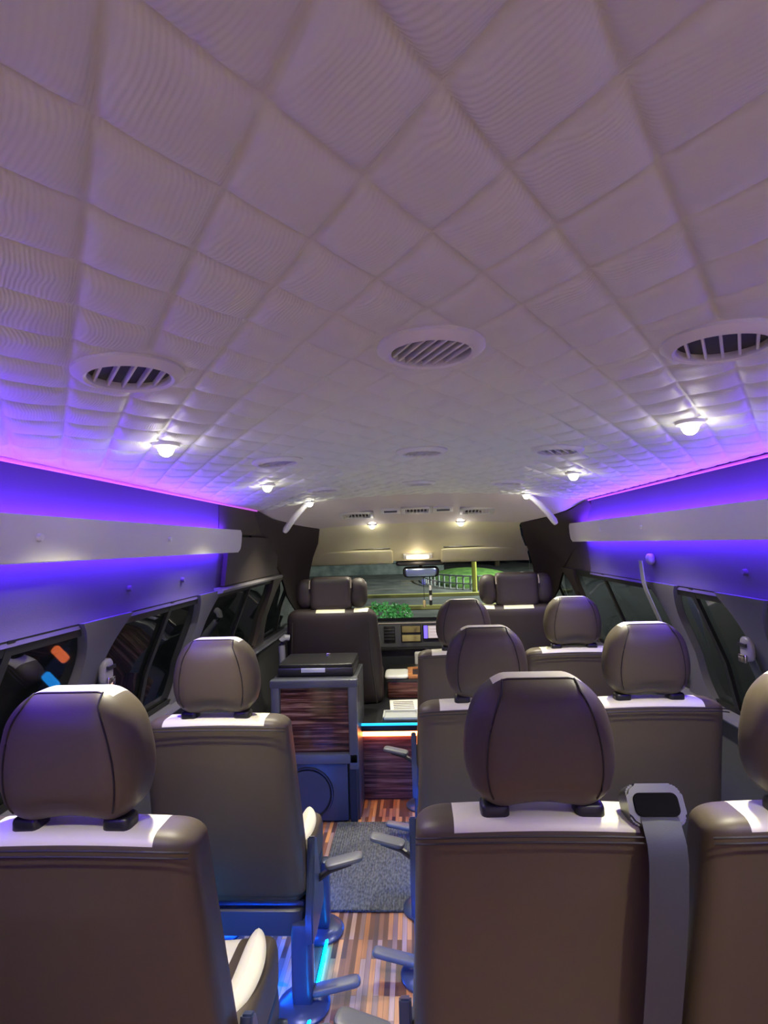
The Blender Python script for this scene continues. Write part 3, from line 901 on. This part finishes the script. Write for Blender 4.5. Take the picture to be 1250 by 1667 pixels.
# ================================================================== CONSOLE BETWEEN FRONT SEATS
t = thing('centre_console', 'low striped wood console box between the front seats', 'console', (.02, 3.50, .415))
obj('body', box((0, .24, .05), (.42, .46, .10), bev=.004), ZEBRA2, t)
obj('top_edge', box((0, .24, .105), (.43, .47, .012), bev=.004), BLK, t)
t = thing('tissue_pack', 'white tissue pack on top of the wooden console', 'pack', (-.135, 3.62, .526))
obj('pack', rgrid((.075, .10, .014), (.02, .03, .010), (8, 10, 5), None, None, (0, 0, .014)), WHT, t)
t = thing('wooden_tray', 'orange wooden tray with dark well on top of the console', 'tray', (.06, 3.66, .526))
orng = vary(mat('orange_wood', (.5, .2, .07), .4), (.40, .14, .04), (.62, .28, .10), 3, (1, 14, 1))
bm = bmesh.new()
for c, s_ in (((0, -.11, .012), (.24, .02, .022)), ((0, .11, .012), (.24, .02, .022)), ((-.11, 0, .012), (.035, .22, .022)), ((.11, 0, .012), (.02, .22, .022)), ((0, 0, .004), (.22, .22, .006))):
    bx(bm, c, s_, bev=.002)
obj('rim', bm, orng, t); obj('well', box((0, 0, .010), (.19, .19, .006)), LEA_D, t)
# papers and trays on the platform
t = thing('magazine', 'white magazine with printed columns lying on the platform before the console', 'magazine', (-.07, 3.33, .416), math.radians(4))
obj('cover', box((0, 0, .006), (.20, .22, .010), bev=.001), mat('paper', (.80, .78, .72), .5), t)
bm = bmesh.new()
for k in range(5): bx(bm, (-.02, -.075+.034*k, .0118), (.12, .010, .0012))
bx(bm, (.075, 0, .0118), (.012, .15, .0012))
obj('print', bm, mat('ink', (.07, .05, .06), .6), t, False)
t = thing('cup_tray', 'light grey plastic tray at the lit edge of the front platform', 'tray', (-.05, 3.13, .416))
bm = bmesh.new()
for c, s_ in (((0, 0, .006), (.30, .14, .010)), ((0, -.065, .012), (.30, .010, .020)), ((0, .065, .012), (.30, .010, .020)), ((-.145, 0, .012), (.01, .14, .020)), ((.145, 0, .012), (.01, .14, .020)), ((.04, 0, .012), (.012, .13, .018))):
    bx(bm, c, s_, bev=.002)
obj('tray', bm, mat('light_grey_plastic', (.42, .44, .44), .4), t)
obj('divider', box((.06, 0, .014), (.02, .12, .02)), BLK, t, False)
t = thing('snack_box', 'small yellow, white and blue carton beside the magazine', 'carton', (.05, 3.30, .416))
obj('carton', box((0, 0, .03), (.08, .09, .06), bev=.002), mat('carton_yellow', (.62, .60, .22), .5), t)
obj('sticker', box((.005, -.0455, .022), (.06, .002, .034)), mat('carton_blue', (.12, .42, .75), .5), t, False)
obj('lid', box((0, 0, .062), (.083, .093, .006)), WHT, t, False)

# ================================================================== DASHBOARD
t = thing('dashboard', 'grey dashboard with pockets, vents and a pale top edge below the windshield', 'dashboard', (XC, 4.27, .42))
bm = bmesh.new()
prism(bm, [(0, .16), (.0, .345), (.02, .355), (.24, .335), (.24, 0), (.06, 0)], 'x', -.83, .83)
obj('body', bm, mat('dash_grey', (.12, .125, .135), .5), t)
obj('top_edge', box((0, -.002, .352), (1.64, .016, .010), bev=.003), mat('dash_edge', (.65, .58, .50), .35), t)
obj('air_vent', box((-.245, -.006, .27), (.085, .014, .12), bev=.003), BLK, t)
for k in range(4): obj('vent_slat', box((-.245, -.015, .235+.024*k), (.078, .006, .004)), GRYP, t, False)
def pocket(x, z, w_, h_, m):
    p = obj('storage_pocket', box((x, -.002, z), (w_, .012, h_), bev=.003), BLK, t)
    obj('pocket_lining', box((x, -.009, z), (w_-.016, .006, h_-.014), bev=.002), m, p)
ylw = mat('yellow_lining', (.42, .34, .14), .6); ylw2 = mat('pale_yellow_lining', (.62, .52, .22), .6)
pocket(-.080, .305, .155, .062, ylw); pocket(-.080, .238, .155, .062, ylw2)
obj('lower_shelf', box((0, -.03, .165), (1.5, .06, .018), bev=.004), BLK, t)
obj('lower_panel', box((0, .01, .08), (1.5, .04, .15), bev=.004), DGRY, t)
# head unit
t = thing('head_unit', 'dashboard screen glowing blue beside pale buttons', 'screen', (.115, 4.258, .70))
obj('housing', box((0, 0, 0), (.135, .016, .115), bev=.004), BLK, t)
obj('display', box((.016, -.009, .004), (.085, .004, .092)), mat('screen_glow', (.1, .1, .1), .2, emit=(.62, .50, .50), es=.75), t, False)
obj('button_strip', box((-.045, -.009, .004), (.028, .004, .095)), mat('blue_buttons', (.05, .05, .2), .2, emit=(.16, .10, 1.0), es=1.6), t, False)
bm = bmesh.new()
for k in range(4): bx(bm, (.016, -.0115, -.03+.022*k), (.06, .002, .004))
obj('display_lines', bm, mat('screen_line', (.3, .3, .35), .3, emit=(.8, .75, .8), es=.6), t, False)
# tablet-like box below
t = thing('card_box', 'white framed box with blue, green and white print below the dashboard', 'box', (.075, 4.10, .535))
obj('frame', rgrid((.095, .02, .052), (.012, .010, .012), (8, 4, 6), None, None, (0, 0, 0)), WHT, t)
bm = bmesh.new(); bx(bm, (-.03, -.021, .010), (.06, .003, .04)); obj('blue_patch', bm, mat('blue_print', (.05, .06, .35), .4), t, False)
bm = bmesh.new(); bx(bm, (.03, -.021, .016), (.05, .003, .034)); obj('green_patch', bm, mat('green_print', (.10, .42, .03), .4), t, False)
bm = bmesh.new(); bx(bm, (.0, -.021, -.028), (.12, .003, .018)); obj('pale_patch', bm, mat('pale_print', (.45, .6, .5), .4), t, False)
obj('stand', box((0, .05, -.055), (.12, .10, .010)), BLK, t, False)
obj('stand_stem', box((0, .08, -.0), (.03, .035, .11)), BLK, t, False)

# ================================================================== PILLAR BELTS
def pillar_belt(s, y, label):
    x0 = XC+s*(hw(1.02)-.03)
    t = thing('seat_belt', label, 'seat belt', (x0, y, 1.04), 0, 'belt anchors on the window pillars')
    obj('anchor_cover', rgrid((.014, .024, .036), (.010, .018, .02), (6, 8, 8)), GRYL, t, loc=(-s*.012, 0, 0))
    obj('belt_slot', box((-s*.028, 0, .012), (.006, .04, .010)), BLK, t)
    obj('tongue', box((-s*.030, -.004, -.026), (.008, .036, .024), bev=.003), CHR, t)
    bm = bmesh.new()
    for zz0, zz1 in ((0, 1),):
        prev = None
        for i in range(12):
            z = 1.035-.30*i/11
            xx = XC+s*(hw(z)-.040)
            row = [bm.verts.new((xx-x0, -.022+.044*k, z-1.04)) for k in (0, 1)]
            if prev: bm.faces.new((prev[0], prev[1], row[1], row[0]))
            prev = row
    r = bmesh.ops.extrude_face_region(bm, geom=bm.faces[:]); bmesh.ops.translate(bm, vec=(s*.003, 0, 0), verts=[v for v in r['geom'] if isinstance(v, bmesh.types.BMVert)])
    obj('strap', bm, BELT, t)
pillar_belt(-1, 1.56, 'belt anchor on the left window pillar above the nearest left seat')
pillar_belt(1, 1.70, 'belt anchor glowing violet on the right window pillar near the frame edge')
# belt from the upper right panel
t = thing('seat_belt', 'belt hanging from a violet-lit anchor high on the right side panel', 'seat belt', (XC+hw(1.29)-.012, 2.22, 1.29), 0, 'belt anchors on the window pillars')
obj('anchor_cover', rgrid((.014, .024, .022), (.012, .02, .018), (6, 8, 8)), GRYL, t)
bm = bmesh.new(); prev = None
x0 = XC+hw(1.29)-.012
for i in range(16):
    z = 1.285-.42*i/15; yy = 2.225-.04*math.sin(PI*i/15)+.0*i
    xx = XC+hw(z)-.052-.02*math.sin(PI*i/15)
    row = [bm.verts.new((xx-x0+.004*k, yy-2.22-.022+.044*k, z-1.29)) for k in (0, 1)]
    if prev: bm.faces.new((prev[0], prev[1], row[1], row[0]))
    prev = row
r = bmesh.ops.extrude_face_region(bm, geom=bm.faces[:]); bmesh.ops.translate(bm, vec=(.003, 0, 0), verts=[v for v in r['geom'] if isinstance(v, bmesh.types.BMVert)])
obj('strap', bm, mat('grey_strap', (.16, .16, .18), .5), t)
# coat buttons on the side panels
for s, yy, z in ((-1, 1.62, 1.27), (-1, 2.0, 1.27), (1, 1.62, 1.27)):
    bm = bmesh.new(); X = XC+s*(hw(z))
    cyl(bm, (X, yy, z), (X-s*.012, yy, z), .010, .008, 14)
    o = obj('coat_button', bm, PANEL, None)
    tag(o, 'small round button on the %s side panel %s' % (('left' if s < 0 else 'right'), 'nearer the rear' if yy < 1.9 and s < 0 else 'nearer the door' if s < 0 else 'behind the belt anchor'), 'button')

# ================================================================== OUTSIDE
GZ = -.70
asph = vary(mat('asphalt', (.08, .08, .085), .8), (.05, .055, .06), (.12, .125, .13), 1.2)
struct('ground', box((0, 40, GZ-.05), (120, 84, .1)), asph, False, 'dark asphalt car park outside')
for i, (y0, x0, x1, lb) in enumerate(((21.6, -3.2, 6.0, 'far yellow kerb line across the car park'), (17.6, -1.6, 4.5, 'near yellow kerb line across the car park'))):
    o = obj('kerb', box(((x0+x1)/2, y0, GZ+.06), (x1-x0, .22, .12), Matrix.Rotation(.02, 3, 'Z'), bev=.02), mat('yellow_paint_%d' % i, (.55, .52, .16), .6)); tag(o, lb, 'kerb')
grass = vary(mat('lawn', (.06, .22, .03), .9), (.03, .09, .015), (.11, .24, .04), 3)
bm = bmesh.new()
bmesh.ops.create_uvsphere(bm, u_segments=32, v_segments=16, radius=1)
bmesh.ops.scale(bm, vec=(2.3, 6, .62), verts=bm.verts); bmesh.ops.translate(bm, vec=(3.0, 30.5, GZ), verts=bm.verts)
o = obj('grass_mound', bm, grass); tag(o, 'green lit grass mound seen through the windshield', 'grass mound')
t = thing('post', 'yellow post standing in front of the grass mound', 'post', (2.45, 23.0, GZ))
bm = bmesh.new(); cyl(bm, (0, 0, 0), (0, 0, 2.2), .10, .10, 12); obj('shaft', bm, mat('yellow_post', (.6, .6, .12), .5), t)
# curved low fence
t = thing('fence', 'low pale curved fence around the grass mound', 'fence', (0, 0, 0))
cp = [(3.0-2.5*math.cos(a), 30.5-6.5*math.sin(a)) for a in [i*PI/2/13 for i in range(14)]]
fm = mat('pale_fence', (.30, .34, .36), .6)
for k, (px, py) in enumerate(cp):
    bm = bmesh.new(); cyl(bm, (px, py, GZ), (px, py, GZ+.62), .045, .045, 8); obj('picket', bm, fm, t)
bm = bmesh.new(); tube(bm, [(px, py, GZ+.58) for px, py in cp], .04, 6); tube(bm, [(px, py, GZ+.25) for px, py in cp], .03, 6); obj('rail', bm, fm, t)
# shrubs and trees
def foliage(n, c, r, size, m, name, parent=None):
    bm = bmesh.new()
    for i in range(n):
        v = Vector((random.gauss(0, 1), random.gauss(0, 1), random.gauss(0, 1))).normalized()
        k = random.uniform(.75, 1.0)*(1+.12*math.sin(v.x*7+v.z*5))
        p = Vector((c[0]+v.x*r[0]*k, c[1]+v.y*r[1]*k, c[2]+v.z*r[2]*k))
        a = Vector((random.gauss(0, 1), random.gauss(0, 1), random.gauss(0, 1))).normalized()*size
        b = a.orthogonal().normalized()*size*.5
        b = Matrix.Rotation(random.random()*6, 3, a.normalized()) @ b
        vs = [bm.verts.new(p-a), bm.verts.new(p+b), bm.verts.new(p+a), bm.verts.new(p-b)]
        bm.faces.new(vs)
    return obj(name, bm, m, parent, False)
leafm = mat('bright_leaves', (.08, .38, .10), .5); leafd = mat('dark_leaves', (.03, .07, .04), .6); bark = mat('bark', (.07, .05, .035), .9)
for i, (x, y, rr, lb) in enumerate(((-.78, 12.2, .36, 'bright green leafy shrub before the windshield, left one'), (-.38, 12.8, .28, 'smaller bright green shrub right of the leafy shrub'))):
    t = thing('shrub', lb, 'shrub', (x, y, GZ))
    foliage(700, (0, 0, .42), (rr, rr, .40 if i == 0 else .30), .045, leafm, 'foliage', t)
    bm = bmesh.new(); tube(bm, [(0, 0, 0), (.02, 0, .25), (0, 0, .45)], [.03, .02, .012], 6); obj('stem', bm, bark, t)
for i, (x, y, h) in enumerate(((-7.5, 44, 5.0), (-4.0, 50, 4.2), (-1.2, 45, 4.6), (6.8, 46, 5.0), (10.5, 44, 5.4), (15, 36, 5), (-13, 40, 6))):
    t = thing('tree', 'dark tree at the far edge of the car park, number counted from left %d' % i, 'tree', (x, y, GZ), 0, 'trees at the car park edge')
    t['label'] = 'dark leafy tree beyond the car park, %s' % ('second from the left', 'third from the left', 'just left of the middle', 'first beyond the mound', 'second from the right', 'rightmost', 'leftmost')[i]
    foliage(900, (0, 0, h*.62), (2.0, 1.8, h*.42), .28, leafd, 'crown', t)
    bm = bmesh.new(); tube(bm, [(0, 0, 0), (.1, 0, h*.3), (0, 0, h*.6)], [.22, .17, .1], 8); obj('trunk', bm, bark, t)
wallm = vary(mat('stone_wall', (.14, .17, .18), .8), (.08, .10, .11), (.20, .23, .24), 1.5)
o = obj('boundary_wall', box((-4.5, 38, GZ+.45), (13, .4, .9)), wallm, None, False); tag(o, 'grey stone boundary wall across the far side of the car park', 'wall')
# unseen street lamp and headlight beams, added to light the car park
t = thing('added_street_lamp', 'unseen tall street lamp added to light the car park', 'street lamp', (9, 24, GZ))
bm = bmesh.new(); tube(bm, [(0, 0, 0), (0, 0, 6.5), (-.5, 0, 7.0), (-1.4, 0, 7.1)], .08, 8); obj('pole', bm, GRYP, t)
obj('lamp_head', box((-1.5, 0, 7.05), (.6, .25, .12), bev=.03), LENS, t)
li = bpy.data.lights.new('bulb', 'POINT'); li.energy = 9000; li.color = (.92, 1, .84); li.shadow_soft_size = .3
lo = bpy.data.objects.new('bulb', li); C.objects.link(lo); lo.parent = t; lo.location = (-1.5, 0, 6.8)
for s in (-1, 1):
    li = bpy.data.lights.new('headlight_beam', 'SPOT'); li.energy = 900; li.color = (1, .98, .86); li.spot_size = math.radians(46); li.spot_blend = .7; li.shadow_soft_size = .08
    lo = bpy.data.objects.new('headlight_beam', li); C.objects.link(lo); lo.location = (XC+s*.7, 4.95, 0.0); lo.rotation_euler = (math.radians(87.5), 0, 0)
# glowing blocks outside the left window, added to imitate reflections in its glass
for (x, y, z, col, lb) in ((-4.80, 7.3, .03, (1, .18, .05), 'small glowing orange block standing in for a reflection in the left window'), (-4.93, 7.3, -.32, (.02, .35, 1), 'small glowing blue block standing in for a reflection in the left window')):
    o = obj('reflection_speck', rgrid((.13, .04, .06), (.04, .03, .04), (6, 4, 4)), mat('reflection_glow', col, .4, emit=col, es=5), None, True, (x, y, z)); tag(o, lb, 'reflection speck')
    o.rotation_euler = (0, math.radians(45), 0)
